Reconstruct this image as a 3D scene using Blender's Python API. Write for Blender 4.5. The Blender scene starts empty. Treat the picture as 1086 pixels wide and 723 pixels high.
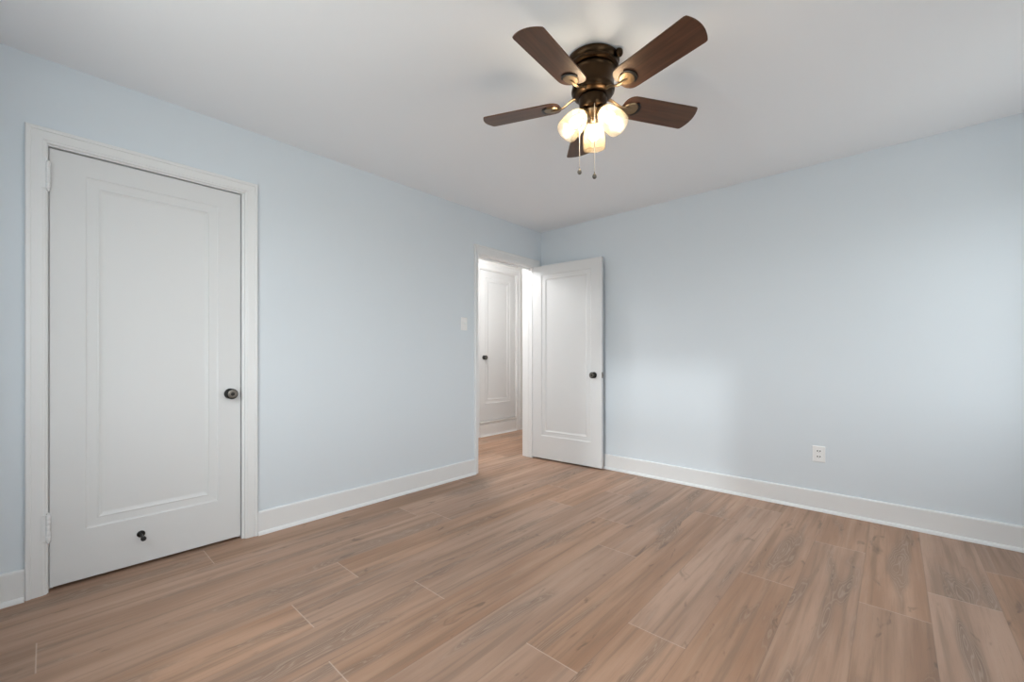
import bpy, bmesh, math, random
from math import sin, cos, pi, radians
from mathutils import Vector, Matrix

S = bpy.context.scene
COL = S.collection

# ------------------------------------------------------------------ camera
cam_d = bpy.data.cameras.new('camera')
cam = bpy.data.objects.new('camera', cam_d)
COL.objects.link(cam)
cam_d.sensor_fit = 'HORIZONTAL'
cam_d.sensor_width = 36.0
cam_d.lens = 36.0 * 447.55 / 1086.0
cam_d.shift_y = (378.11 - 361.5) / 1086.0
cam_d.clip_start = 0.02
cam.location = (2.872, -3.651, 1.082)
cam.rotation_euler = (pi / 2, 0, 0.735)
S.camera = cam

# ------------------------------------------------------------------ view, sky, sun, daylight
S.view_settings.view_transform = 'Standard'
S.view_settings.look = 'None'
S.view_settings.gamma = 1.0
S.view_settings.use_curve_mapping = False
S.view_settings.exposure = 0.0
S.cycles.max_bounces = 14
S.cycles.diffuse_bounces = 10
S.cycles.transparent_max_bounces = 16
S.cycles.sample_clamp_indirect = 6.0
S.cycles.caustics_reflective = False
S.cycles.caustics_refractive = False

SKY = 9.9            # strength of the overcast sky
SUN = 0.8            # weak low sun reaching in through the front window
HALL_W = 48.0        # ceiling lamp of the hall
BULB = 104.0          # fan bulbs

world = bpy.data.worlds.new('overcast_sky')
S.world = world
world.use_nodes = True
wt = world.node_tree
for n in list(wt.nodes):
    wt.nodes.remove(n)
w_out = wt.nodes.new('ShaderNodeOutputWorld')
w_bg = wt.nodes.new('ShaderNodeBackground')
w_tc = wt.nodes.new('ShaderNodeTexCoord')
w_sep = wt.nodes.new('ShaderNodeSeparateXYZ')
w_ramp = wt.nodes.new('ShaderNodeValToRGB')
w_map = wt.nodes.new('ShaderNodeMapRange')
w_map.inputs['From Min'].default_value = -1.0
w_map.inputs['From Max'].default_value = 1.0
wt.links.new(w_tc.outputs['Generated'], w_sep.inputs[0])
wt.links.new(w_sep.outputs['Z'], w_map.inputs['Value'])
wt.links.new(w_map.outputs[0], w_ramp.inputs[0])
cr = w_ramp.color_ramp
cr.elements[0].position = 0.0
cr.elements[0].color = (0.42, 0.42, 0.41, 1)      # ground below the horizon
cr.elements[1].position = 1.0
cr.elements[1].color = (0.95, 0.975, 1.0, 1)
e = cr.elements.new(0.47); e.color = (0.50, 0.50, 0.485, 1)
e = cr.elements.new(0.53); e.color = (0.98, 0.99, 1.0, 1)
wt.links.new(w_ramp.outputs[0], w_bg.inputs['Color'])
w_bg.inputs['Strength'].default_value = SKY
wt.links.new(w_bg.outputs[0], w_out.inputs['Surface'])

sun_d = bpy.data.lights.new('low_sun', 'SUN')
sun_d.energy = SUN
sun_d.angle = radians(4.5)
sun_d.color = (0.96, 0.98, 1.0)
sun = bpy.data.objects.new('low_sun', sun_d)
COL.objects.link(sun)
sun.rotation_euler = Vector((-0.08, 1.0, -0.27)).to_track_quat('-Z', 'Y').to_euler()

# room: corner of the left and back wall is the origin; +X along the back wall, -Y towards the camera
H = 2.44
XR, YF = 3.76, -3.98          # right wall and front wall (behind the camera)
T = 0.13                      # wall thickness
HX, HY0, HY1 = -1.251, -2.6, 1.7   # hall: far wall, and its two ends
WIN = {'window_1': ('right', -0.98, -0.46, 0.80, 2.04),     # along Y on the right wall
       'window_2': ('front', 0.95, 2.25, 0.82, 2.14),       # along X on the front wall
       'window_3_added': ('right', -3.25, -2.35, 1.02, 2.14)}  # unseen window, added to even out the light on the left wall
D1 = (-3.641, -2.867, 2.049)          # closet door opening: y0, y1, top
D2 = (-0.953, -0.152, 2.035)          # doorway opening
D3 = (0.255, 0.985, 0.205, 2.262)     # hall closet opening: y0, y1, bottom, top


def portal(name, loc, rot, sx, sy):
    d = bpy.data.lights.new(name, 'AREA')
    d.shape = 'RECTANGLE'
    d.size, d.size_y = sx, sy
    d.cycles.is_portal = True
    o = bpy.data.objects.new(name, d)
    COL.objects.link(o)
    o.location = loc
    o.rotation_euler = rot


for key in WIN:
    k, a, b, z0, z1 = WIN[key]
    if k == 'right':
        portal('daylight_portal', (XR + 0.06, (a + b) / 2, (z0 + z1) / 2), (0, pi / 2, 0), z1 - z0, b - a)
    else:
        portal('daylight_portal', ((a + b) / 2, YF - 0.06, (z0 + z1) / 2), (pi / 2, 0, 0), b - a, z1 - z0)

hl_d = bpy.data.lights.new('hall_lamp', 'POINT')
hl_d.energy = HALL_W
hl_d.shadow_soft_size = 0.10
hl_d.color = (1.0, 0.99, 0.985)
hl = bpy.data.objects.new('hall_lamp', hl_d)
COL.objects.link(hl)
hl.location = (-0.58, -0.62, 2.22)


# ------------------------------------------------------------------ materials
def mat(name):
    m = bpy.data.materials.new(name)
    m.use_nodes = True
    nt = m.node_tree
    return m, nt, nt.nodes['Principled BSDF']


def node(nt, kind, **kw):
    n = nt.nodes.new(kind)
    for k_, v in kw.items():
        setattr(n, k_, v)
    return n


def paint(name, rgb, rough, var=0.012, bump=0.02, scale=180.0, spec=0.4):
    m, nt, p = mat(name)
    tc = node(nt, 'ShaderNodeTexCoord')
    nz = node(nt, 'ShaderNodeTexNoise')
    nz.inputs['Scale'].default_value = 2.3
    nz.inputs['Detail'].default_value = 4
    nt.links.new(tc.outputs['Object'], nz.inputs['Vector'])
    mx = node(nt, 'ShaderNodeMix', data_type='RGBA')
    mx.inputs['A'].default_value = (*[c * (1 - var) for c in rgb], 1)
    mx.inputs['B'].default_value = (*[min(1, c * (1 + var)) for c in rgb], 1)
    nt.links.new(nz.outputs['Fac'], mx.inputs['Factor'])
    nt.links.new(mx.outputs['Result'], p.inputs['Base Color'])
    p.inputs['Roughness'].default_value = rough
    p.inputs['Specular IOR Level'].default_value = spec
    n2 = node(nt, 'ShaderNodeTexNoise')
    n2.inputs['Scale'].default_value = scale
    n2.inputs['Detail'].default_value = 2
    nt.links.new(tc.outputs['Object'], n2.inputs['Vector'])
    bp = node(nt, 'ShaderNodeBump')
    bp.inputs['Strength'].default_value = bump
    bp.inputs['Distance'].default_value = 0.002
    nt.links.new(n2.outputs['Fac'], bp.inputs['Height'])
    nt.links.new(bp.outputs['Normal'], p.inputs['Normal'])
    return m


M_WALL = paint('pale_blue_wall_paint', (0.668, 0.725, 0.772), 0.5, 0.012, 0.05, 220, 0.35)
M_HALL = paint('white_hall_paint', (0.78, 0.78, 0.77), 0.5)
M_CEIL = paint('white_ceiling_paint', (0.835, 0.855, 0.88), 0.75, 0.006, 0.05, 160, 0.2)
M_TRIM = paint('white_gloss_trim_paint', (0.755, 0.765, 0.77), 0.32, 0.01, 0.03, 60, 0.45)
M_DOOR = paint('white_door_paint', (0.685, 0.695, 0.70), 0.5, 0.012, 0.04, 45, 0.3)
M_PLAST = paint('white_plastic', (0.84, 0.84, 0.835), 0.35, 0.0, 0.0)
M_DARK = paint('dark_void', (0.02, 0.018, 0.016), 0.8)
M_OUT = paint('outside_render', (0.5, 0.5, 0.48), 0.8)


def metal(name, rgb, rough, metallic=1.0, var=0.3):
    m, nt, p = mat(name)
    tc = node(nt, 'ShaderNodeTexCoord')
    nz = node(nt, 'ShaderNodeTexNoise')
    nz.inputs['Scale'].default_value = 35
    nz.inputs['Detail'].default_value = 4
    nt.links.new(tc.outputs['Object'], nz.inputs['Vector'])
    mx = node(nt, 'ShaderNodeMix', data_type='RGBA')
    mx.inputs['A'].default_value = (*[c * (1 - var) for c in rgb], 1)
    mx.inputs['B'].default_value = (*[c * (1 + var) for c in rgb], 1)
    nt.links.new(nz.outputs['Fac'], mx.inputs['Factor'])
    nt.links.new(mx.outputs['Result'], p.inputs['Base Color'])
    p.inputs['Metallic'].default_value = metallic
    p.inputs['Roughness'].default_value = rough
    return m


M_BRONZE = metal('oil_rubbed_bronze', (0.050, 0.030, 0.016), 0.32)
M_IRON = metal('antique_brass_iron', (0.24, 0.17, 0.10), 0.34)
M_BLACK = metal('blackened_metal', (0.022, 0.021, 0.020), 0.38, 0.7)
M_PEWTER = metal('dark_pewter', (0.17, 0.155, 0.135), 0.34)
M_RUBBER = paint('black_rubber', (0.015, 0.015, 0.015), 0.6)
M_CHAIN = metal('pale_bead_chain', (0.78, 0.70, 0.58), 0.35, 0.6)


def floor_material():
    m, nt, p = mat('oak_look_plank_floor')
    L = nt.links.new
    uv = node(nt, 'ShaderNodeUVMap', uv_map='plank')     # u across in m (0..0.229), v along in m
    rn = node(nt, 'ShaderNodeUVMap', uv_map='plank_random')
    s1 = node(nt, 'ShaderNodeSeparateXYZ'); L(uv.outputs[0], s1.inputs[0])
    s2 = node(nt, 'ShaderNodeSeparateXYZ'); L(rn.outputs[0], s2.inputs[0])

    def mth(op, a_, b_=None, clamp=False):
        n = node(nt, 'ShaderNodeMath', operation=op, use_clamp=clamp)
        for i, v in enumerate((a_, b_)):
            if v is None:
                continue
            if isinstance(v, (int, float)):
                n.inputs[i].default_value = v
            else:
                L(v, n.inputs[i])
        return n.outputs[0]

    def vec(x, y, z):
        n = node(nt, 'ShaderNodeCombineXYZ')
        for i, v in enumerate((x, y, z)):
            if isinstance(v, (int, float)):
                n.inputs[i].default_value = v
            else:
                L(v, n.inputs[i])
        return n.outputs[0]

    def noise(v, detail=3, rough=0.5, scale=1.0, dist=0.0):
        n = node(nt, 'ShaderNodeTexNoise')
        n.inputs['Scale'].default_value = scale
        n.inputs['Detail'].default_value = detail
        n.inputs['Roughness'].default_value = rough
        n.inputs['Distortion'].default_value = dist
        L(v, n.inputs['Vector'])
        return n.outputs['Fac']

    def smooth(v, a_, b_, lo=0.0, hi=1.0):
        n = node(nt, 'ShaderNodeMapRange', interpolation_type='SMOOTHSTEP')
        n.inputs['From Min'].default_value = a_
        n.inputs['From Max'].default_value = b_
        n.inputs['To Min'].default_value = lo
        n.inputs['To Max'].default_value = hi
        L(v, n.inputs['Value'])
        return n.outputs[0]

    def mixc(f, ca, cb):
        n = node(nt, 'ShaderNodeMix', data_type='RGBA')
        for key, v in (('Factor', f), ('A', ca), ('B', cb)):
            if isinstance(v, tuple):
                n.inputs[key].default_value = (*v, 1)
            elif isinstance(v, (int, float)):
                n.inputs[key].default_value = v
            else:
                L(v, n.inputs[key])
        return n.outputs['Result']

    u, v = s1.outputs['X'], s1.outputs['Y']
    r1, r2 = s2.outputs['X'], s2.outputs['Y']
    off = mth('MULTIPLY', r1, 57.0)
    off2 = mth('MULTIPLY', r2, 91.0)
    # broad tone drift along each plank
    tone = noise(vec(mth('MULTIPLY', u, 9.0), mth('MULTIPLY', v, 0.9), off), 3, 0.5)
    # long streaks
    streak = noise(vec(mth('MULTIPLY', u, 34.0), mth('MULTIPLY', v, 1.1), off2), 4, 0.55, dist=0.3)
    # fine pores
    pore = noise(vec(mth('MULTIPLY', u, 420.0), mth('MULTIPLY', v, 9.0), off), 3, 0.6)
    # heart-wood field, its contour lines give cathedral figure
    heart = noise(vec(mth('MULTIPLY', u, 10.0), mth('MULTIPLY', v, 1.15), off2), 2, 0.45, dist=0.35)
    fine = noise(vec(mth('MULTIPLY', u, 120.0), mth('MULTIPLY', v, 6.0), off), 3, 0.6)
    heart = mth('ADD', heart, mth('MULTIPLY', mth('SUBTRACT', fine, 0.5), 0.030))
    rings = mth('FRACT', mth('MULTIPLY', heart, 34.0))
    ring = mth('ABSOLUTE', mth('SUBTRACT', rings, 0.5))
    ringl = smooth(ring, 0.26, 0.48)
    hmask = smooth(heart, 0.53, 0.66)
    # knots
    knot = noise(vec(mth('MULTIPLY', u, 17.0), mth('MULTIPLY', v, 4.4), mth('ADD', off, 13.0)), 3, 0.55, dist=0.7)
    kmask = smooth(knot, 0.62, 0.74)

    base = mixc(smooth(tone, 0.32, 0.68), (0.330, 0.208, 0.147), (0.428, 0.285, 0.210))
    base = mixc(mth('MULTIPLY', smooth(streak, 0.48, 0.70), 0.62), base, (0.235, 0.165, 0.124))
    base = mixc(mth('MULTIPLY', smooth(streak, 0.30, 0.44, 1.0, 0.0), 0.35), base, (0.455, 0.325, 0.240))
    base = mixc(mth('MULTIPLY', hmask, 0.55), base, (0.185, 0.130, 0.101))
    base = mixc(mth('MULTIPLY', mth('MULTIPLY', ringl, hmask), 0.34), base, (0.50, 0.40, 0.32))
    base = mixc(mth('MULTIPLY', kmask, 0.62), base, (0.125, 0.088, 0.068))
    base = mixc(mth('MULTIPLY', smooth(fine, 0.55, 0.75), 0.20), base, (0.215, 0.145, 0.108))
    base = mixc(mth('MULTIPLY', smooth(pore, 0.52, 0.72), 0.22), base, (0.20, 0.14, 0.105))
    # each plank a shade of its own
    hsv = node(nt, 'ShaderNodeHueSaturation')
    L(base, hsv.inputs['Color'])
    L(smooth(r1, 0.0, 1.0, 0.93, 1.05), hsv.inputs['Value'])
    L(smooth(r2, 0.0, 1.0, 1.04, 1.18), hsv.inputs['Saturation'])
    col = hsv.outputs['Color']
    # micro bevels: long edges and ends
    el = mth('MINIMUM', u, mth('SUBTRACT', 0.229, u))
    ee = s2.outputs['Z']
    lseam = smooth(el, 0.0006, 0.0022, 1.0, 0.0)
    col = mixc(mth('MULTIPLY', lseam, 0.34), col, (0.16, 0.11, 0.085))
    at = node(nt, 'ShaderNodeUVMap', uv_map='plank_end')
    s3 = node(nt, 'ShaderNodeSeparateXYZ'); L(at.outputs[0], s3.inputs[0])
    e_end = mth('MINIMUM', s3.outputs['X'], s3.outputs['Y'])
    eseam = smooth(e_end, 0.0010, 0.0032, 1.0, 0.0)
    col = mixc(mth('MULTIPLY', eseam, 0.5), col, (0.60, 0.47, 0.38))  # specular glint of the end joints painted into the colour
    L(col, p.inputs['Base Color'])
    rg = smooth(streak, 0.3, 0.7, 0.34, 0.44)
    L(rg, p.inputs['Roughness'])
    p.inputs['Specular IOR Level'].default_value = 0.30
    hgt = mth('SUBTRACT', mth('MULTIPLY', pore, 0.25), mth('MAXIMUM', lseam, eseam))
    bp = node(nt, 'ShaderNodeBump')
    bp.inputs['Strength'].default_value = 0.25
    bp.inputs['Distance'].default_value = 0.0012
    L(hgt, bp.inputs['Height'])
    L(bp.outputs['Normal'], p.inputs['Normal'])
    return m


def blade_material():
    m, nt, p = mat('dark_walnut_blade')
    L = nt.links.new
    tc = node(nt, 'ShaderNodeTexCoord')
    mp = node(nt, 'ShaderNodeMapping')
    mp.inputs['Scale'].default_value = (3.0, 46.0, 46.0)
    L(tc.outputs['Object'], mp.inputs['Vector'])
    nz = node(nt, 'ShaderNodeTexNoise')
    nz.inputs['Scale'].default_value = 1.0
    nz.inputs['Detail'].default_value = 5
    nz.inputs['Distortion'].default_value = 0.5
    L(mp.outputs[0], nz.inputs['Vector'])
    rp = node(nt, 'ShaderNodeValToRGB')
    rp.color_ramp.elements[0].position = 0.3
    rp.color_ramp.elements[0].color = (0.030, 0.012, 0.008, 1)
    rp.color_ramp.elements[1].position = 0.72
    rp.color_ramp.elements[1].color = (0.092, 0.036, 0.020, 1)
    L(nz.outputs['Fac'], rp.inputs[0])
    L(rp.outputs[0], p.inputs['Base Color'])
    p.inputs['Roughness'].default_value = 0.42
    p.inputs['Specular IOR Level'].default_value = 0.7
    p.inputs['Specular Tint'].default_value = (1.0, 0.80, 0.58, 1)
    return m


def shade_material():
    m, nt, p = mat('frosted_cream_glass')
    L = nt.links.new
    out = nt.nodes['Material Output']
    tc = node(nt, 'ShaderNodeTexCoord')
    nz = node(nt, 'ShaderNodeTexNoise')
    nz.inputs['Scale'].default_value = 24
    L(tc.outputs['Object'], nz.inputs['Vector'])
    mx = node(nt, 'ShaderNodeMix', data_type='RGBA')
    mx.inputs['A'].default_value = (0.36, 0.26, 0.14, 1)
    mx.inputs['B'].default_value = (0.37, 0.27, 0.15, 1)
    L(nz.outputs['Fac'], mx.inputs['Factor'])
    tr = node(nt, 'ShaderNodeBsdfTranslucent')
    L(mx.outputs['Result'], tr.inputs['Color'])
    p.inputs['Base Color'].default_value = (0.30, 0.26, 0.19, 1)
    p.inputs['Roughness'].default_value = 0.25
    ms = node(nt, 'ShaderNodeMixShader')
    ms.inputs[0].default_value = 0.50
    L(p.outputs[0], ms.inputs[1])
    L(tr.outputs[0], ms.inputs[2])
    tp = node(nt, 'ShaderNodeBsdfTransparent')
    tp.inputs[0].default_value = (1.0, 0.955, 0.88, 1)
    m2 = node(nt, 'ShaderNodeMixShader')
    m2.inputs[0].default_value = 0.66
    L(ms.outputs[0], m2.inputs[1])
    L(tp.outputs[0], m2.inputs[2])
    L(m2.outputs[0], out.inputs['Surface'])
    return m


def bulb_material():
    m, nt, p = mat('lit_warm_bulb')
    p.inputs['Base Color'].default_value = (1, 0.95, 0.85, 1)
    p.inputs['Emission Color'].default_value = (1.0, 0.955, 0.89, 1)
    p.inputs['Emission Strength'].default_value = BULB
    return m


def pane_material():
    m, nt, p = mat('clear_window_glass')
    L = nt.links.new
    out = nt.nodes['Material Output']
    tp = node(nt, 'ShaderNodeBsdfTransparent')
    tp.inputs[0].default_value = (0.97, 0.985, 0.98, 1)
    gl = node(nt, 'ShaderNodeBsdfGlossy')
    gl.inputs['Roughness'].default_value = 0.02
    ms = node(nt, 'ShaderNodeMixShader')
    ms.inputs[0].default_value = 0.05
    L(tp.outputs[0], ms.inputs[1])
    L(gl.outputs[0], ms.inputs[2])
    L(ms.outputs[0], out.inputs['Surface'])
    return m


M_FLOOR = floor_material()
M_BLADE = blade_material()
M_SHADE = shade_material()
M_BULB = bulb_material()
M_PANE = pane_material()


# ------------------------------------------------------------------ mesh helpers
def box(bm, x0, x1, y0, y1, z0, z1, mi=0):
    vs = [bm.verts.new((x, y, z)) for x in (x0, x1) for y in (y0, y1) for z in (z0, z1)]
    for q in ((0, 1, 3, 2), (4, 6, 7, 5), (0, 4, 5, 1), (2, 3, 7, 6), (0, 2, 6, 4), (1, 5, 7, 3)):
        f = bm.faces.new([vs[i] for i in q])
        f.material_index = mi


def lathe(bm, prof, seg=48, mat4=None, cap=True):
    """prof: list of (r, z) along local z."""
    mat4 = mat4 or Matrix()
    rings = []
    for r, z in prof:
        if r < 1e-6:
            rings.append([bm.verts.new(mat4 @ Vector((0, 0, z)))])
        else:
            rings.append([bm.verts.new(mat4 @ Vector((r * cos(2 * pi * i / seg), r * sin(2 * pi * i / seg), z)))
                          for i in range(seg)])
    for A, B in zip(rings, rings[1:]):
        for i in range(seg):
            j = (i + 1) % seg
            if len(A) == 1 and len(B) == 1:
                continue
            if len(A) == 1:
                bm.faces.new((A[0], B[j], B[i]))
            elif len(B) == 1:
                bm.faces.new((A[i], A[j], B[0]))
            else:
                bm.faces.new((A[i], A[j], B[j], B[i]))
    if cap:
        for R_ in (rings[0], rings[-1]):
            if len(R_) > 2:
                bm.faces.new(R_)


def tube(bm, pts, rad, seg=10, flat=1.0):
    """swept tube along pts; rad may be a list; flat scales the second axis."""
    pts = [Vector(p) for p in pts]
    rings = []
    up = Vector((0, 0, 1))
    for i, p in enumerate(pts):
        d = (pts[min(i + 1, len(pts) - 1)] - pts[max(i - 1, 0)]).normalized()
        s = d.cross(up)
        if s.length < 1e-4:
            s = Vector((1, 0, 0))
        s.normalize()
        t = s.cross(d).normalized()
        r = rad[i] if isinstance(rad, (list, tuple)) else rad
        rings.append([bm.verts.new(p + s * r * cos(2 * pi * k / seg) + t * r * flat * sin(2 * pi * k / seg))
                      for k in range(seg)])
    for A, B in zip(rings, rings[1:]):
        for i in range(seg):
            j = (i + 1) % seg
            bm.faces.new((A[i], A[j], B[j], B[i]))
    bm.faces.new(rings[0])
    bm.faces.new(rings[-1])


def prism_path(bm, stations, closed_profile=True):
    """loft of equal-length point rings."""
    rings = [[bm.verts.new(p) for p in st] for st in stations]
    n = len(rings[0])
    for A, B in zip(rings, rings[1:]):
        for i in range(n):
            j = (i + 1) % n
            bm.faces.new((A[i], A[j], B[j], B[i]))
    bm.faces.new(rings[0])
    bm.faces.new(rings[-1])


def build(name, bm, material, parent=None, smooth=False, bevel=0.0, angle=40):
    bmesh.ops.recalc_face_normals(bm, faces=bm.faces)
    me = bpy.data.meshes.new(name)
    bm.to_mesh(me)
    bm.free()
    for m_ in (material if isinstance(material, (list, tuple)) else [material]):
        me.materials.append(m_)
    if smooth:
        me.polygons.foreach_set('use_smooth', [True] * len(me.polygons))
        me.set_sharp_from_angle(angle=radians(angle))
    o = bpy.data.objects.new(name, me)
    COL.objects.link(o)
    if parent:
        o.parent = parent
    if bevel:
        b_ = o.modifiers.new('bevel', 'BEVEL')
        b_.width = bevel
        b_.segments = 2
        b_.limit_method = 'ANGLE'
    return o


def tag(o, label=None, cat=None, group=None, kind=None):
    if label: o['label'] = label
    if cat: o['category'] = cat
    if group: o['group'] = group
    if kind: o['kind'] = kind
    return o


def struct(name, bm, material, label=None, cat=None, **kw):
    return tag(build(name, bm, material, **kw), label, cat, kind='structure')


def empty(name, loc, rz=0.0):
    o = bpy.data.objects.new(name, None)
    o.empty_display_size = 0.1
    COL.objects.link(o)
    o.location = loc
    o.rotation_euler = (0, 0, rz)
    return o


# ------------------------------------------------------------------ floor: one surface of 9 inch planks
random.seed(11)
PW, PL = 0.229, 1.83
joints = {0: -3.058, 1: -1.95, 2: -3.673, 3: -2.62, 4: -2.93, 5: -2.455, 6: -2.975, 7: -1.512, 8: -2.43,
          9: -2.06, 10: -1.30, 11: -0.62, 12: -1.24, 13: -0.93, 14: -2.3}
fx0, fx1, fy0, fy1 = HX - 0.15, XR + 0.1, YF - 0.1, HY1 + 0.1
bm = bmesh.new()
uv1 = bm.loops.layers.uv.new('plank')
uv2 = bm.loops.layers.uv.new('plank_random')
uv3 = bm.loops.layers.uv.new('plank_end')
row0 = math.floor((fx0 - 0.01) / PW)
row1 = math.ceil((fx1 - 0.01) / PW)
for row in range(row0, row1):
    xa, xb = 0.01 + row * PW, 0.01 + (row + 1) * PW
    j0 = joints.get(row, random.uniform(-2, 0))
    n0 = math.floor((fy0 - j0) / PL)
    y = j0 + n0 * PL
    while y < fy1:
        ra, rb = random.random(), random.random()
        a0, b0 = max(xa, fx0), min(xb, fx1)
        c0, d0 = max(y, fy0), min(y + PL, fy1)
        if d0 - c0 > 1e-4:
            vs = [bm.verts.new((px, py, 0)) for px, py in ((a0, c0), (b0, c0), (b0, d0), (a0, d0))]
            f = bm.faces.new(vs)
            for lp in f.loops:
                co = lp.vert.co
                lp[uv1].uv = (co.x - xa, co.y - y)
                lp[uv2].uv = (ra, rb)
                lp[uv3].uv = (co.y - y, y + PL - co.y)
        y += PL
# underside and rim so that the floor is a slab
bmesh.ops.recalc_face_normals(bm, faces=bm.faces)
for f in bm.faces:
    if f.normal.z < 0:
        f.normal_flip()
me = bpy.data.meshes.new('floor')
box(bm, fx0, fx1, fy0, fy1, -0.06, -0.002, 1)
bm.to_mesh(me); bm.free()
me.materials.append(M_FLOOR); me.materials.append(M_DARK)
floor = bpy.data.objects.new('floor', me)
COL.objects.link(floor)
tag(floor, 'warm greyish oak-look plank floor running from room to hall', 'floor', kind='structure')

# ------------------------------------------------------------------ ceiling
bm = bmesh.new(); box(bm, -0.0, XR + 0.1, YF - 0.1, 0.1, H, H + 0.1)
struct('ceiling', bm, M_CEIL, 'flat white painted ceiling above the blue room', 'ceiling')
bm = bmesh.new(); box(bm, HX - 0.6, -0.002, HY0 - 0.1, HY1 + 0.1, H, H + 0.1)
struct('ceiling_hall', bm, M_HALL, 'white ceiling over the hall behind the doorway', 'ceiling')

# ------------------------------------------------------------------ walls
# left wall: blue towards the room, white towards the hall
bm = bmesh.new()
y0, y1, zt = D1
J2 = 0.018
box(bm, -T, 0, YF - 0.1, y0 - J2, 0, H)
box(bm, -T, 0, y0 - J2, y1 + J2, zt + J2, H)
box(bm, -T, 0, y1 + J2, D2[0] - J2, 0, H)
box(bm, -T, 0, D2[0] - J2, D2[1] + J2, D2[2] + J2, H)
box(bm, -T, 0, D2[1] + J2, HY1 + 0.1, 0, H)
bmesh.ops.recalc_face_normals(bm, faces=bm.faces)
for f in bm.faces:
    if f.normal.x < -0.5:
        f.material_index = 1
struct('wall_left', bm, [M_WALL, M_HALL], 'pale blue wall holding the closed door and the open doorway', 'wall')
bm = bmesh.new(); box(bm, 0, XR + 0.1, 0, 0.1, 0, H)
struct('wall_back', bm, M_WALL, 'pale blue wall behind the open door with the outlet', 'wall')


def wall_with_windows(name, side):
    ws = sorted(v[1:] for v in WIN.values() if v[0] == side)
    bm = bmesh.new()

    def bx(u0, u1, w0, w1):
        if side == 'right':
            box(bm, XR, XR + 0.1, u0, u1, w0, w1)
        else:
            box(bm, u0, u1, YF - 0.1, YF, w0, w1)
    u, end = (YF, 0.0) if side == 'right' else (0.0, XR + 0.1)
    for a_, b_, z0_, z1_ in ws:
        bx(u, a_, 0, H); bx(a_, b_, 0, z0_); bx(a_, b_, z1_, H)
        u = b_
    bx(u, end, 0, H)
    return struct(name, bm, M_WALL, 'pale blue %s wall with sash windows' % side, 'wall')


wall_with_windows('wall_right', 'right')
wall_with_windows('wall_front', 'front')


def make_window(key):
    side, a_, b_, z0_, z1_ = WIN[key]
    fr = bmesh.new(); pn = bmesh.new(); cs = bmesh.new(); sl = bmesh.new()

    def bx(bm, u0, u1, w0, w1, d0, d1):
        # u along the wall, w height, d outward from the room face
        if side == 'right':
            box(bm, XR + d0, XR + d1, u0, u1, w0, w1)
        else:
            box(bm, u0, u1, YF - d1, YF - d0, w0, w1)
    s = 0.035
    bx(fr, a_, a_ + s, z0_, z1_, 0.03, 0.08); bx(fr, b_ - s, b_, z0_, z1_, 0.03, 0.08)
    bx(fr, a_ + s, b_ - s, z0_, z0_ + s, 0.03, 0.08); bx(fr, a_ + s, b_ - s, z1_ - s, z1_, 0.03, 0.08)
    zm = (z0_ + z1_) / 2
    bx(fr, a_ + s, b_ - s, zm - 0.02, zm + 0.02, 0.03, 0.08)
    bx(pn, a_ + s, b_ - s, z0_ + s, zm - 0.02, 0.053, 0.057)
    bx(pn, a_ + s, b_ - s, zm + 0.02, z1_ - s, 0.053, 0.057)
    c = 0.08
    bx(cs, a_ - c, a_, z0_, z1_ + c, -0.018, 0); bx(cs, b_, b_ + c, z0_, z1_ + c, -0.018, 0)
    bx(cs, a_, b_, z1_, z1_ + c, -0.018, 0)
    bx(sl, a_ - c - 0.02, b_ + c + 0.02, z0_ - 0.025, z0_, -0.05, 0)
    w = struct(key, fr, M_TRIM, {'window_1': 'narrow white sash window in the right wall near the back corner', 'window_2': 'white sash window in the front wall', 'window_3_added': 'wide unseen white sash window added for light in the right wall near the front corner'}[key], 'window')
    build('pane', pn, M_PANE, w)
    build('window_casing', cs, M_TRIM, w, bevel=0.003)
    build('window_sill', sl, M_TRIM, w, bevel=0.004)


for key in WIN:
    make_window(key)

# hall shell
bm = bmesh.new()
box(bm, HX - 0.1, HX, HY0, D3[0], 0, H)
box(bm, HX - 0.1, HX, D3[0], D3[1], 0, D3[2] - 0.02)
box(bm, HX - 0.1, HX, D3[0], D3[1], D3[3], H)
box(bm, HX - 0.1, HX, D3[1], HY1, 0, H)
struct('wall_hall', bm, M_HALL, 'white hall wall holding the raised closet door', 'wall')
bm = bmesh.new(); box(bm, HX - 0.1, -T, HY1, HY1 + 0.1, 0, H)
struct('wall_hall_end', bm, M_HALL, 'white wall closing the far end of the hall', 'wall')
bm = bmesh.new(); box(bm, HX - 0.1, -T, HY0 - 0.1, HY0, 0, H)
struct('wall_hall_near', bm, M_HALL, 'white wall closing the near end of the hall', 'wall')
# boxes added behind the closed doors to block light, painted dark for closet shade
bm = bmesh.new()
box(bm, -0.75, -0.70, D1[0] - 0.1, D1[1] + 0.1, 0, 2.3)
box(bm, -0.70, -T, D1[0] - 0.1, D1[0] - 0.05, 0, 2.3); box(bm, -0.70, -T, D1[1] + 0.05, D1[1] + 0.1, 0, 2.3)
box(bm, -0.70, -T, D1[0] - 0.05, D1[1] + 0.05, 2.25, 2.3)
struct('wall_closet_blocker', bm, M_DARK, 'dark box added behind the closed door to block light', 'wall')
bm = bmesh.new()
box(bm, HX - 0.55, HX - 0.5, D3[0] - 0.05, D3[1] + 0.05, 0.1, 2.36)
box(bm, HX - 0.5, HX - 0.1, D3[0] - 0.05, D3[0], 0.1, 2.36); box(bm, HX - 0.5, HX - 0.1, D3[1], D3[1] + 0.05, 0.1, 2.36)
box(bm, HX - 0.5, HX - 0.1, D3[0], D3[1], 2.31, 2.36); box(bm, HX - 0.5, HX - 0.1, D3[0], D3[1], 0.1, 0.15)
struct('wall_hall_closet_blocker', bm, M_DARK, 'dark box added behind the hall door to block light', 'wall')


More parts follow.
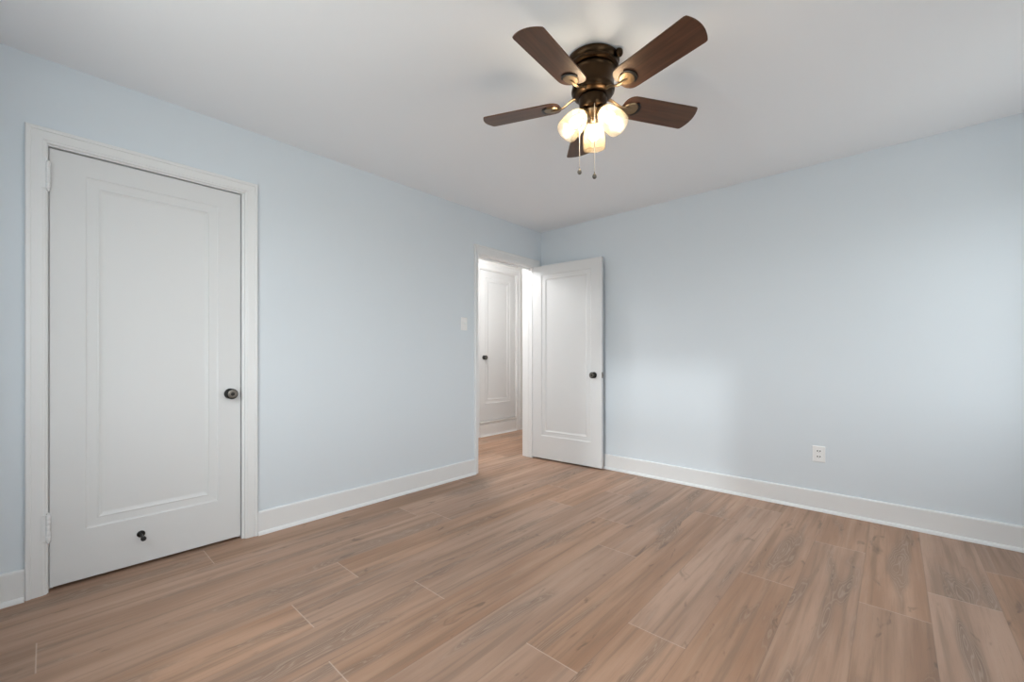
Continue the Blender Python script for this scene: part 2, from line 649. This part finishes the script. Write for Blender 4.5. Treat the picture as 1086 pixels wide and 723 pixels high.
# ------------------------------------------------------------------ baseboards with shoe moulding
def baseboard(name, axis, fixed, a_, b_, sgn, label, h_=0.140, t_=0.016):
    """axis 'y': runs along y on the plane x=fixed; sgn = direction into the room."""
    prof = [(0, 0), (t_, 0), (t_, h_ - 0.008), (t_ - 0.002, h_ - 0.003), (t_ - 0.006, h_), (0, h_)]
    q = 0.016
    shoe = [(t_, 0)] + [(t_ + q * cos(an), 0.020 * sin(an)) for an in [i * pi / 2 / 6 for i in range(7)]]

    def st(p, s):
        d, z = p
        return (fixed + sgn * d, s, z) if axis == 'y' else (s, fixed + sgn * d, z)
    bm = bmesh.new(); prism_path(bm, [[st(p, s) for p in prof] for s in (a_, b_)])
    o = struct(name, bm, M_TRIM, label, 'baseboard')
    bm = bmesh.new(); prism_path(bm, [[st(p, s) for p in shoe] for s in (a_, b_)])
    build('shoe_moulding', bm, M_TRIM, o, smooth=True)
    return o


CW1, CW2 = 0.067, 0.047
baseboard('baseboard_left', 'y', 0, D1[1] + 0.012 + CW1, D2[0] + 0.003 - CW2, 1, 'white baseboard on the left wall between the two doorways')
baseboard('baseboard_left', 'y', 0, YF, D1[0] - 0.005 - CW1, 1, 'white baseboard stub left of the closed door')
baseboard('baseboard_back', 'x', 0, 0.018, XR, -1, 'white baseboard along the blue back wall below the outlet')
baseboard('baseboard_right', 'y', XR, YF, -0.034, -1, 'white baseboard along the right wall')
baseboard('baseboard_front', 'x', YF, 0.034, XR - 0.034, 1, 'white baseboard along the front wall')
baseboard('baseboard_hall', 'y', HX, D3[1] + 0.09, HY1, 1, 'white hall baseboard right of the raised closet door', 0.148)
baseboard('baseboard_hall', 'y', HX, HY0, D3[0] - 0.09, 1, 'white hall baseboard left of the raised closet door', 0.148)
baseboard('baseboard_hall', 'y', HX, D3[0] - 0.004, D3[1] - 0.004, 1, 'white board below the raised hall closet door', 0.165)


# ------------------------------------------------------------------ casings (mitred U around an opening in a wall x = x0)
def casing(bm, x0, sgn, yl, yr, zt, prof, z_bot=0.0):
    st = []
    st.append([(x0 + sgn * v_, yl - u_, z_bot) for u_, v_ in prof])
    st.append([(x0 + sgn * v_, yl - u_, zt + u_) for u_, v_ in prof])
    st.append([(x0 + sgn * v_, yr + u_, zt + u_) for u_, v_ in prof])
    st.append([(x0 + sgn * v_, yr + u_, z_bot) for u_, v_ in prof])
    prism_path(bm, st)


def casing_prof(w, t_=0.017):
    return [(0, 0), (0, t_ * 0.55), (0.004, t_ * 0.75), (0.010, t_ * 0.78), (0.013, t_ * 0.95), (0.020, t_),
            (w - 0.018, t_), (w - 0.016, t_ + 0.004), (w - 0.004, t_ + 0.005), (w, t_ + 0.001), (w, 0)]


def jamb(bm, xa, xb, yl, yr, zt, th=0.018, zb=0.0):
    """liner boards inside an opening (they sit inside the opening)"""
    box(bm, xa, xb, yl, yl + th, zb, zt - th)
    box(bm, xa, xb, yr - th, yr, zb, zt - th)
    box(bm, xa, xb, yl, yr, zt - th, zt)


# closed closet door opening
bm = bmesh.new()
casing(bm, 0.0, 1, D1[0] - 0.004, D1[1] + 0.012, D1[2] + 0.006, casing_prof(CW1))
jamb(bm, -T, 0.0, D1[0] - J2, D1[1] + J2, D1[2] + J2, J2)
trim1 = struct('trim_1', bm, M_TRIM, 'white moulded casing round the closed closet door', 'door casing')
bm = bmesh.new()
# slim stop strips behind the leaf, closing the gap
box(bm, -0.085, -0.050, D1[0], D1[0] + 0.014, 0, D1[2]); box(bm, -0.085, -0.050, D1[1] - 0.014, D1[1], 0, D1[2])
box(bm, -0.085, -0.050, D1[0] + 0.014, D1[1] - 0.014, D1[2] - 0.014, D1[2])
build('door_stop_strip', bm, M_TRIM, trim1)
# open doorway
bm = bmesh.new()
yo0, yo1 = D2[0], D2[1]
jamb(bm, -T, 0.0, yo0 - J2, yo1 + J2, D2[2] + J2, J2)
pr = casing_prof(CW2)
pr_h = casing_prof(0.080)
# side leg, header and far leg: header is wider than the legs
def casing_wide(bm, x0, sgn, yl, yr, zt, wl, wh, wr):
    n = casing_prof(1.0)
    def P(w): return casing_prof(w)
    a_, h_, c_ = P(wl), P(wh), P(wr)
    st = [[(x0 + sgn * v_, yl - u_, 0) for u_, v_ in a_],
          [(x0 + sgn * a_[i][1], yl - a_[i][0], zt + h_[i][0]) for i in range(len(a_))],
          [(x0 + sgn * a_[i][1], yr + c_[i][0], zt + h_[i][0]) for i in range(len(a_))],
          [(x0 + sgn * v_, yr + u_, 0) for u_, v_ in c_]]
    prism_path(bm, st)
casing_wide(bm, 0.0, 1, yo0 + 0.003, yo1 + 0.038, D2[2] + 0.004, CW2, 0.082, 0.072)
casing_wide(bm, -T, -1, yo0 - 0.003, yo1 + 0.003, D2[2] + 0.004, 0.07, 0.082, 0.07)
trim2 = struct('trim_2', bm, M_TRIM, 'white casing and jambs of the open doorway to the hall', 'door casing')
bm = bmesh.new()
sx0, sx1 = -0.085, -0.045
box(bm, sx0, sx1, yo0, yo0 + 0.011, 0, D2[2] - 0.012); box(bm, sx0, sx1, yo1 - 0.002, yo1, 0, D2[2] - 0.012)
box(bm, sx0, sx1, yo0, yo1, D2[2] - 0.012, D2[2])
build('door_stop_strip', bm, M_TRIM, trim2)
bm = bmesh.new(); box(bm, -0.034, -0.006, yo0, yo0 + 0.0015, 0.885, 0.945)
build('strike_plate', bm, M_PEWTER, trim2)
# hall closet
bm = bmesh.new()
casing(bm, HX, 1, D3[0] - 0.002, D3[1] + 0.004, D3[3] + 0.006, casing_prof(0.086))
trim3 = struct('trim_3', bm, M_TRIM, 'white casing round the raised hall closet door', 'door casing')
bm = bmesh.new()
box(bm, HX - 0.1, HX + 0.024, D3[0] + 0.0, D3[1], D3[2] - 0.020, D3[2] - 0.004)
build('threshold', bm, M_TRIM, trim3, bevel=0.003)
bm = bmesh.new()
box(bm, HX - 0.075, HX - 0.040, D3[0], D3[0] + 0.014, D3[2], D3[3]); box(bm, HX - 0.075, HX - 0.040, D3[1] - 0.014, D3[1], D3[2], D3[3])
build('door_stop_strip', bm, M_TRIM, trim3)


# ------------------------------------------------------------------ doors
def leaf(bm, w, h_, th, sl, sr, rb, rt):
    """moulded one-panel leaf: x 0..w, y -th..0 (front face y=-th), z 0..h"""
    steps = [(0.0, 0.0), (0.004, 0.0035), (0.010, 0.005), (0.040, 0.0065), (0.046, 0.0045), (0.052, 0.0085),
             (0.060, 0.0115), (0.066, 0.0125)]
    for side in (0, 1):
        def P(x, z, d):
            return bm.verts.new((x, -th + d if side == 0 else -d, z))
        outer = [P(0, 0, 0), P(w, 0, 0), P(w, h_, 0), P(0, h_, 0)]
        prev = None
        first = None
        for off, d in steps:
            r = [P(sl + off, rb + off, d), P(w - sr - off, rb + off, d), P(w - sr - off, h_ - rt - off, d), P(sl + off, h_ - rt - off, d)]
            if prev is None:
                first = r
                for i in range(4):
                    j = (i + 1) % 4
                    bm.faces.new((outer[i], outer[j], r[j], r[i]))
            else:
                for i in range(4):
                    j = (i + 1) % 4
                    bm.faces.new((prev[i], prev[j], r[j], r[i]))
            prev = r
        bm.faces.new(prev)
        if side == 0:
            o0 = outer
        else:
            for i in range(4):
                j = (i + 1) % 4
                bm.faces.new((o0[i], o0[j], outer[j], outer[i]))


AXIS_F = Matrix.Rotation(pi / 2, 4, 'X')        # lathe z -> local -y (out of the front face)
AXIS_B = Matrix.Rotation(-pi / 2, 4, 'X')       # lathe z -> local +y


def knob(parent, x, z, y, front=True, back_len=1.0, name='door_knob'):
    """round knob with rose and a lighter centre button"""
    R_ = AXIS_F if front else AXIS_B
    mt = Matrix.Translation((x, y, z)) @ R_
    bm = bmesh.new()
    s = back_len
    kr = 1.13
    lathe(bm, [(r_ * kr, z_) for r_, z_ in [(0.0255, 0), (0.0265, 0.003), (0.024, 0.007), (0.012, 0.010 * s), (0.0095, 0.014 * s), (0.0095, 0.026 * s), (0.013, 0.030 * s),
               (0.0225, 0.034 * s), (0.0265, 0.041 * s), (0.0265, 0.047 * s), (0.022, 0.053 * s), (0.0145, 0.0555 * s), (0.0, 0.056 * s)]], 32, mt)
    kb = build(name, bm, M_BLACK, parent, smooth=True, angle=50)
    bm = bmesh.new()
    lathe(bm, [(r_ * kr, z_) for r_, z_ in [(0.0, 0.0545 * s), (0.0205, 0.0535 * s), (0.0212, 0.0555 * s), (0.011, 0.0578 * s), (0.0095, 0.0572 * s), (0.0085, 0.0578 * s), (0.0, 0.0582 * s)]], 28, mt)
    build('knob_face', bm, M_PEWTER, kb, smooth=True)
    bm = bmesh.new()
    lathe(bm, [(0.0, 0.0576 * s), (0.0098, 0.0576 * s), (0.0096, 0.0588 * s), (0.006, 0.0594 * s), (0.0, 0.0596 * s)], 24, mt)
    build('knob_button', bm, M_BLACK, kb, smooth=True)
    return kb


def hinge(parent, x, y, z, sx=1, l=0.118):
    """butt hinge: knuckle barrel with finials, plate on the casing side (-x*sx) and sliver on the leaf"""
    bm = bmesh.new()
    r = 0.0078
    prof = [(0.0, -l / 2 - 0.012), (0.004, -l / 2 - 0.010), (0.0055, -l / 2 - 0.004), (0.004, -l / 2)]
    n = 5
    for i in range(n):
        za, zb = -l / 2 + l * i / n, -l / 2 + l * (i + 1) / n
        prof += [(r - 0.001, za + 0.0004), (r, za + 0.002), (r, zb - 0.002), (r - 0.001, zb - 0.0004)]
    prof += [(0.004, l / 2), (0.0055, l / 2 + 0.004), (0.004, l / 2 + 0.010), (0.0, l / 2 + 0.012)]
    lathe(bm, prof, 14, Matrix.Translation((x, y, z)))
    xa, xb = sorted((x, x - sx * 0.020))
    box(bm, xa, xb, y - 0.002, y + 0.0025, z - l / 2, z + l / 2)
    return build('hinge', bm, M_TRIM, parent, smooth=True)


# door_1: closed closet door on the left wall.  local x -> world +Y, local front(-y) -> world +X
TH = 0.036
w1 = (D1[1] - D1[0]) - 0.003 - 0.004
bm = bmesh.new()
leaf(bm, w1, 2.028, TH, 0.118, 0.112, 0.237, 0.096)
door1 = struct('door_1', bm, M_DOOR, 'closed white one-panel closet door on the left wall with a dark knob', 'door', bevel=0.0015)
door1.location = (-0.049, D1[0] + 0.003, 0.016)
door1.rotation_euler = (0, 0, pi / 2)
# local y=-TH is the room face: world x = -0.040 + TH
knob(door1, -2.925 - door1.location.y, 0.866 - 0.016, -TH)
for zc in (1.906, 0.302):
    hinge(door1, -0.0045, -TH - 0.0315, zc - 0.016)
bm = bmesh.new(); box(bm, w1 - 0.0005, w1 + 0.0025, -TH + 0.008, -0.012, 0.825, 0.885)
build('latch_plate', bm, M_PEWTER, door1)
# door stop screwed low on the leaf
bm = bmesh.new()
mt = Matrix.Translation((-3.319 - door1.location.y, -TH, 0.167 - 0.016)) @ AXIS_F
lathe(bm, [(0.017, 0), (0.017, 0.003), (0.012, 0.007), (0.0055, 0.012), (0.0050, 0.080), (0.0, 0.080)], 24, mt)
ds = build('door_stop', bm, M_BLACK, door1, smooth=True)
tag(ds, 'black rigid door stop low on the closed door')
bm = bmesh.new()
lathe(bm, [(0.0, 0.076), (0.0090, 0.076), (0.0112, 0.080), (0.0112, 0.092), (0.008, 0.096), (0.0, 0.097)], 20, mt)
build('rubber_tip', bm, M_RUBBER, ds, smooth=True)

# door_2: the open room door, swung back towards the back wall; local x from the hinge
w2 = 0.803
OPEN = radians(4.0)
bm = bmesh.new()
leaf(bm, w2, 2.020, TH, 0.112, 0.112, 0.237, 0.096)
door2 = struct('door_2', bm, M_DOOR, 'white one-panel door standing open against the back wall, dark knob', 'door', bevel=0.0015)
# hinge line of the visible face at (0.030, -0.150)
door2.rotation_euler = (0, 0, OPEN)
hp = Vector((0.009, -0.1555, 0.016)) - Matrix.Rotation(OPEN, 3, 'Z') @ Vector((0, -TH, 0))
door2.location = hp
knob(door2, 0.726, 0.905 - 0.016, -TH)
knob(door2, 0.726, 0.905 - 0.016, 0.0, False, 0.80)
for zc in (1.85, 0.27):
    hinge(door2, -0.0085, 0.006 - TH * 0 - 0.012, zc - 0.016)
bm = bmesh.new(); box(bm, w2 - 0.0005, w2 + 0.0015, -TH + 0.005, -0.006, 0.862, 0.918)
box(bm, w2 + 0.001, w2 + 0.008, -TH + 0.011, -0.013, 0.880, 0.900)
build('latch_plate', bm, M_PEWTER, door2)

# door_3: hall closet door, raised above the hall floor
w3 = D3[1] - D3[0] - 0.006
bm = bmesh.new()
leaf(bm, w3, D3[3] - D3[2] - 0.006, TH, 0.112, 0.112, 0.237, 0.096)
door3 = struct('door_3', bm, M_DOOR, 'white raised closet door across the hall seen through the doorway', 'door', bevel=0.0015)
door3.location = (HX - 0.038, D3[0] + 0.003, D3[2] + 0.002)
door3.rotation_euler = (0, 0, pi / 2)
knob(door3, 0.341 - door3.location.y, 1.071 - door3.location.z, -TH)
for zc in (2.10, 0.45):
    hinge(door3, w3 + 0.0045, -TH - 0.0205, zc - door3.location.z, -1, 0.10)


# ------------------------------------------------------------------ ceiling fan
FX, FY = 1.848, -1.964
fan = empty('ceiling_fan', (FX, FY, H))
tag(fan, 'bronze flush-mount ceiling fan with five dark wood blades and three lit glass shades', 'ceiling fan')


def fz(z):
    return z - H


def flathe(name, prof, m, seg=64, parent=fan, angle=35):
    bm = bmesh.new()
    lathe(bm, [(r, fz(z)) for r, z in prof], seg)
    return build(name, bm, m, parent, smooth=True, angle=angle)


flathe('canopy', [(0.112, 2.4395), (0.117, 2.436), (0.119, 2.428), (0.116, 2.418), (0.110, 2.412), (0.108, 2.409), (0.113, 2.406),
                  (0.1155, 2.400), (0.114, 2.393), (0.107, 2.388), (0.096, 2.386)], M_BRONZE)
flathe('motor_housing', [(0.094, 2.386), (0.101, 2.384), (0.102, 2.380), (0.098, 2.376), (0.0955, 2.365), (0.094, 2.340), (0.0945, 2.318),
                         (0.097, 2.306), (0.0985, 2.300), (0.097, 2.292), (0.092, 2.286), (0.090, 2.284), (0.089, 2.280), (0.082, 2.274),
                         (0.070, 2.270), (0.0, 2.270)], M_BRONZE)
flathe('switch_housing', [(0.040, 2.2695), (0.060, 2.268), (0.064, 2.262), (0.063, 2.240), (0.061, 2.222), (0.056, 2.214), (0.046, 2.209), (0.0, 2.208)], M_BRONZE)
flathe('fitter_plate', [(0.0, 2.2075), (0.040, 2.2075), (0.041, 2.203), (0.036, 2.193), (0.026, 2.184), (0.014, 2.179), (0.010, 2.174), (0.011, 2.168),
                        (0.007, 2.162), (0.0, 2.160)], M_IRON, 40)
# small bracket bump on the canopy rim
az = math.atan2(sin(0.735), cos(0.735))
bm = bmesh.new()
lathe(bm, [(0.0, -0.0175), (0.006, -0.0168), (0.0115, -0.0135), (0.0155, -0.008), (0.0172, 0.0), (0.0165, 0.008), (0.013, 0.0145), (0.007, 0.018), (0.0, 0.019)], 24,
      Matrix.Translation((0.1271, 0.0083, fz(2.4200))))
build('canopy_screw_cover', bm, M_BRONZE, fan, smooth=True)


def blade_mesh():
    bm = bmesh.new()
    out = []
    rr, rc, wt, wr = 0.152, 0.517, 0.142, 0.134
    N = 14
    # outline: from root round to tip (x radial, y across)
    root = []
    for i in range(N + 1):               # rounded root end, super-ellipse
        an = -pi / 2 - pi * i / N
        cx_ = abs(cos(an)) ** 0.75
        sy_ = (1 if sin(an) > 0 else -1) * abs(sin(an)) ** 0.75
        root.append((rr + 0.058 * (1 - cx_), sy_ * wr / 2))
    out += root                          # starts at y=-wr/2, ends y=+wr/2
    # tip, slightly bowed with rounded corners
    tip = []
    for i in range(N + 1):
        t = -1 + 2 * i / N
        y_ = -t * wt / 2
        x_ = rc + 0.020 * (1 - t * t)
        tip.append((x_, y_))
    tip[0] = (rc - 0.008, wt / 2); tip[-1] = (rc - 0.008, -wt / 2)
    tip.insert(1, (rc + 0.0008, wt / 2 - 0.0025)); tip.insert(-1, (rc + 0.0008, -wt / 2 + 0.0025))
    out += tip
    th = 0.0055
    top = [bm.verts.new((x, y, th / 2)) for x, y in out]
    bot = [bm.verts.new((x, y, -th / 2)) for x, y in out]
    bm.faces.new(top); bm.faces.new(bot)
    n = len(out)
    for i in range(n):
        j = (i + 1) % n
        bm.faces.new((top[i], top[j], bot[j], bot[i]))
    return bm


def iron_mesh():
    """paddle under the blade root with a curved slot, and a slim S-curved arm up to the motor (blade-local, z up)"""
    bm = bmesh.new()
    zt_, zb_ = -0.0030, -0.0085
    # heart shaped paddle
    pts = []
    for i in range(28):
        an = 2 * pi * i / 28
        x = 0.196 + 0.036 * cos(an)
        wy = 0.036 * sin(an) * (0.62 + 0.38 * (1 + cos(an)) / 2 + 0.12)
        pts.append((x, wy))
    top = [bm.verts.new((x, y, zt_)) for x, y in pts]
    bot = [bm.verts.new((0.196 + (x - 0.196) * 0.9, y * 0.9, zb_)) for x, y in pts]
    bm.faces.new(top); bm.faces.new(bot)
    for i in range(28):
        j = (i + 1) % 28
        bm.faces.new((top[i], top[j], bot[j], bot[i]))
    # arm
    tube(bm, [(0.200, 0, -0.0085), (0.180, 0, -0.0105), (0.160, 0, -0.010), (0.140, 0, -0.006), (0.122, 0, 0.004), (0.106, 0, 0.014), (0.090, 0, 0.020), (0.076, 0, 0.021)],
         [0.004, 0.0075, 0.0078, 0.0070, 0.0068, 0.0072, 0.0085, 0.010], 10, 0.62)
    return bm


def slot_mesh():
    """dark rim of the paddle: crescent gasket beyond its outer edge"""
    bm = bmesh.new()
    out, inn = [], []
    for i in range(17):
        an = radians(-66 + 132 * i / 16)
        k_ = 0.0095 * cos(an * 1.2)
        out.append((0.196 + (0.037 + k_) * cos(an), (0.0375 + k_) * sin(an) * 1.08))
        inn.append((0.196 + 0.0355 * cos(an), 0.0355 * sin(an) * 1.06))
    ring = out + inn[::-1]
    prism_path(bm, [[(x, y, -0.0029) for x, y in ring], [(x, y, -0.0078) for x, y in ring]])
    return bm


PITCH, TH0, ZB = -0.205, -13.7, 2.257
protoB = build('blade', blade_mesh(), M_BLADE, fan, bevel=0.0012)
protoI = build('blade_iron', iron_mesh(), M_IRON, fan, smooth=True, angle=50)
protoS = build('iron_slot_shade', slot_mesh(), M_BLACK, protoI)
for i in range(5):
    if i == 0:
        b_, ir, sl_ = protoB, protoI, protoS
    else:
        b_, ir, sl_ = protoB.copy(), protoI.copy(), protoS.copy()
        for o in (b_, ir, sl_):
            COL.objects.link(o)
        b_.parent = fan; ir.parent = fan; sl_.parent = ir
    rot = (PITCH, 0, radians(TH0 + 72 * i))
    b_.location = (0, 0, fz(ZB)); b_.rotation_euler = rot
    ir.location = (0, 0, fz(ZB)); ir.rotation_euler = rot

# three glass shades with bulbs
fwd = math.atan2(cos(0.735), -sin(0.735))         # azimuth of the view direction
shade_prof = [(0.021, 0.0), (0.027, 0.004), (0.037, 0.016), (0.0455, 0.036), (0.0510, 0.062), (0.0535, 0.090), (0.0530, 0.112), (0.0515, 0.124)]
inner = [(r - 0.0028, z) for r, z in shade_prof][::-1]
inner[-1] = (0.0185, 0.0035)


def shade_bm():
    bm = bmesh.new()
    lathe(bm, shade_prof + [(0.0508, 0.1255), (0.0495, 0.1255)] + inner[0:], 40, None, False)
    return bm


def bulb_bm():
    bm = bmesh.new()
    lathe(bm, [(0.0, 0.020), (0.010, 0.021), (0.0115, 0.030), (0.016, 0.040), (0.021, 0.050), (0.0228, 0.059), (0.0215, 0.069), (0.016, 0.078), (0.008, 0.0825), (0.0, 0.0835)], 24)
    return bm


def socket_bm():
    bm = bmesh.new()
    lathe(bm, [(0.0, -0.040), (0.009, -0.039), (0.009, -0.020), (0.015, -0.016), (0.0235, -0.010), (0.0245, -0.002), (0.0245, 0.006), (0.0225, 0.008), (0.0, 0.008)], 32)
    return bm


p_sh = build('lamp_shade', shade_bm(), M_SHADE, fan, smooth=True, angle=60)
p_bu = build('light_bulb', bulb_bm(), M_BULB, p_sh, smooth=True)
p_so = build('lamp_socket', socket_bm(), M_IRON, fan, smooth=True)
TILT = radians(40)
for i in range(3):
    if i == 0:
        sh, bu, so = p_sh, p_bu, p_so
    else:
        sh, bu, so = p_sh.copy(), p_bu.copy(), p_so.copy()
        for o in (sh, bu, so):
            COL.objects.link(o)
        sh.parent = fan; bu.parent = sh; so.parent = fan
    azs = fwd - radians(14 + 120 * i)
    rad = Vector((cos(azs), sin(azs), 0))
    d = rad * sin(TILT) + Vector((0, 0, -cos(TILT)))
    q = d.to_track_quat('Z', 'Y')
    base = rad * 0.050 + Vector((0, 0, fz(2.190)))
    for o in (sh, so):
        o.location = base
        o.rotation_euler = q.to_euler()


def chain(lat, dep, ztop, zfob, i):
    """beaded pull chain; lat/dep = offsets to the right of / away from the camera"""
    r_ = Vector((cos(0.735), sin(0.735), 0)) * lat + Vector((-sin(0.735), cos(0.735), 0)) * dep
    bm = bmesh.new()
    z = fz(ztop)
    prof = []
    zz = fz(zfob) + 0.017
    nb = int((z - zz) / 0.0052)
    for k_ in range(nb):
        a0 = z - 0.0052 * k_
        prof += [(0.0007, a0), (0.0017, a0 - 0.0018), (0.0017, a0 - 0.0034), (0.0007, a0 - 0.0052)]
    lathe(bm, prof, 8, Matrix.Translation(r_))
    c = build('pull_chain', bm, M_CHAIN, fan, smooth=True)
    bm = bmesh.new()
    lathe(bm, [(0.0, 0.018), (0.0022, 0.017), (0.0026, 0.011), (0.0045, 0.008), (0.0085, 0.002), (0.0098, -0.004), (0.0085, -0.010), (0.005, -0.0135), (0.0, -0.0145)],
          20, Matrix.Translation(r_ + Vector((0, 0, fz(zfob)))))
    build('pull_fob', bm, M_PEWTER, c, smooth=True)


chain(-0.0625, -0.006, 2.222, 1.930, 0)
chain(-0.004, -0.058, 2.212, 1.888, 1)


# ------------------------------------------------------------------ wall plates
def plate_bm(w, h_, t_=0.0055):
    bm = bmesh.new()
    b_ = 0.004
    st = [[(-w / 2, 0, -h_ / 2), (w / 2, 0, -h_ / 2), (w / 2, 0, h_ / 2), (-w / 2, 0, h_ / 2)],
          [(-w / 2, -t_ * 0.5, -h_ / 2), (w / 2, -t_ * 0.5, -h_ / 2), (w / 2, -t_ * 0.5, h_ / 2), (-w / 2, -t_ * 0.5, h_ / 2)],
          [(-w / 2 + b_, -t_, -h_ / 2 + b_), (w / 2 - b_, -t_, -h_ / 2 + b_), (w / 2 - b_, -t_, h_ / 2 - b_), (-w / 2 + b_, -t_, h_ / 2 - b_)]]
    prism_path(bm, st)
    return bm


def screw_bm(z, y):
    bm = bmesh.new()
    lathe(bm, [(0.0032, 0), (0.0032, 0.0008), (0.0022, 0.0013), (0, 0.0014)], 14, Matrix.Translation((0, y, z)) @ AXIS_F)
    return bm


sw = empty('light_switch', (0.0, -1.119, 1.377), pi / 2)
tag(sw, 'white toggle light switch plate on the left wall beside the open doorway', 'light switch')
build('cover_plate', plate_bm(0.072, 0.116), M_PLAST, sw)
bm = bmesh.new(); box(bm, -0.0055, 0.0055, -0.0062, -0.005, -0.0125, 0.0125)
build('toggle_frame', bm, M_PLAST, sw)
bm = bmesh.new()
prism_path(bm, [[(-0.0042, -0.006, -0.007), (0.0042, -0.006, -0.007), (0.0042, -0.006, 0.007), (-0.0042, -0.006, 0.007)],
                [(-0.0036, -0.017, 0.004), (0.0036, -0.017, 0.004), (0.0036, -0.017, 0.012), (-0.0036, -0.017, 0.012)]])
build('toggle', bm, M_PLAST, sw)
for z in (-0.03, 0.03):
    build('screw', screw_bm(z, -0.0055), M_PLAST, sw, smooth=True)

ol = empty('wall_outlet', (2.483, 0.0, 0.398))
tag(ol, 'white duplex power outlet low on the blue back wall', 'power outlet')
build('cover_plate', plate_bm(0.074, 0.112, 0.007), M_PLAST, ol)
for zc in (0.0195, -0.0195):
    bm = bmesh.new()
    pts = []
    for i in range(32):
        an = 2 * pi * i / 32
        pts.append((0.0172 * cos(an), max(-0.0135, min(0.0135, 0.0172 * sin(an)))))
    prism_path(bm, [[(x, -0.0068, zc + z) for x, z in pts], [(x, -0.0092, zc + z) for x, z in pts]])
    rc_ = build('receptacle', bm, M_PLAST, ol)
    bm = bmesh.new()
    for x, w in ((-0.0072, 0.0031), (0.0072, 0.0031)):
        box(bm, x - w, x + w, -0.0096, -0.0088, zc - 0.002, zc + 0.0075)
    lathe(bm, [(0.0016, 0), (0.0016, 0.0008), (0, 0.0008)], 12, Matrix.Translation((0, -0.0088, zc - 0.0078)) @ AXIS_F)
    build('slot', bm, M_BLACK, rc_)
build('screw', screw_bm(0, -0.007), M_PLAST, ol, smooth=True)
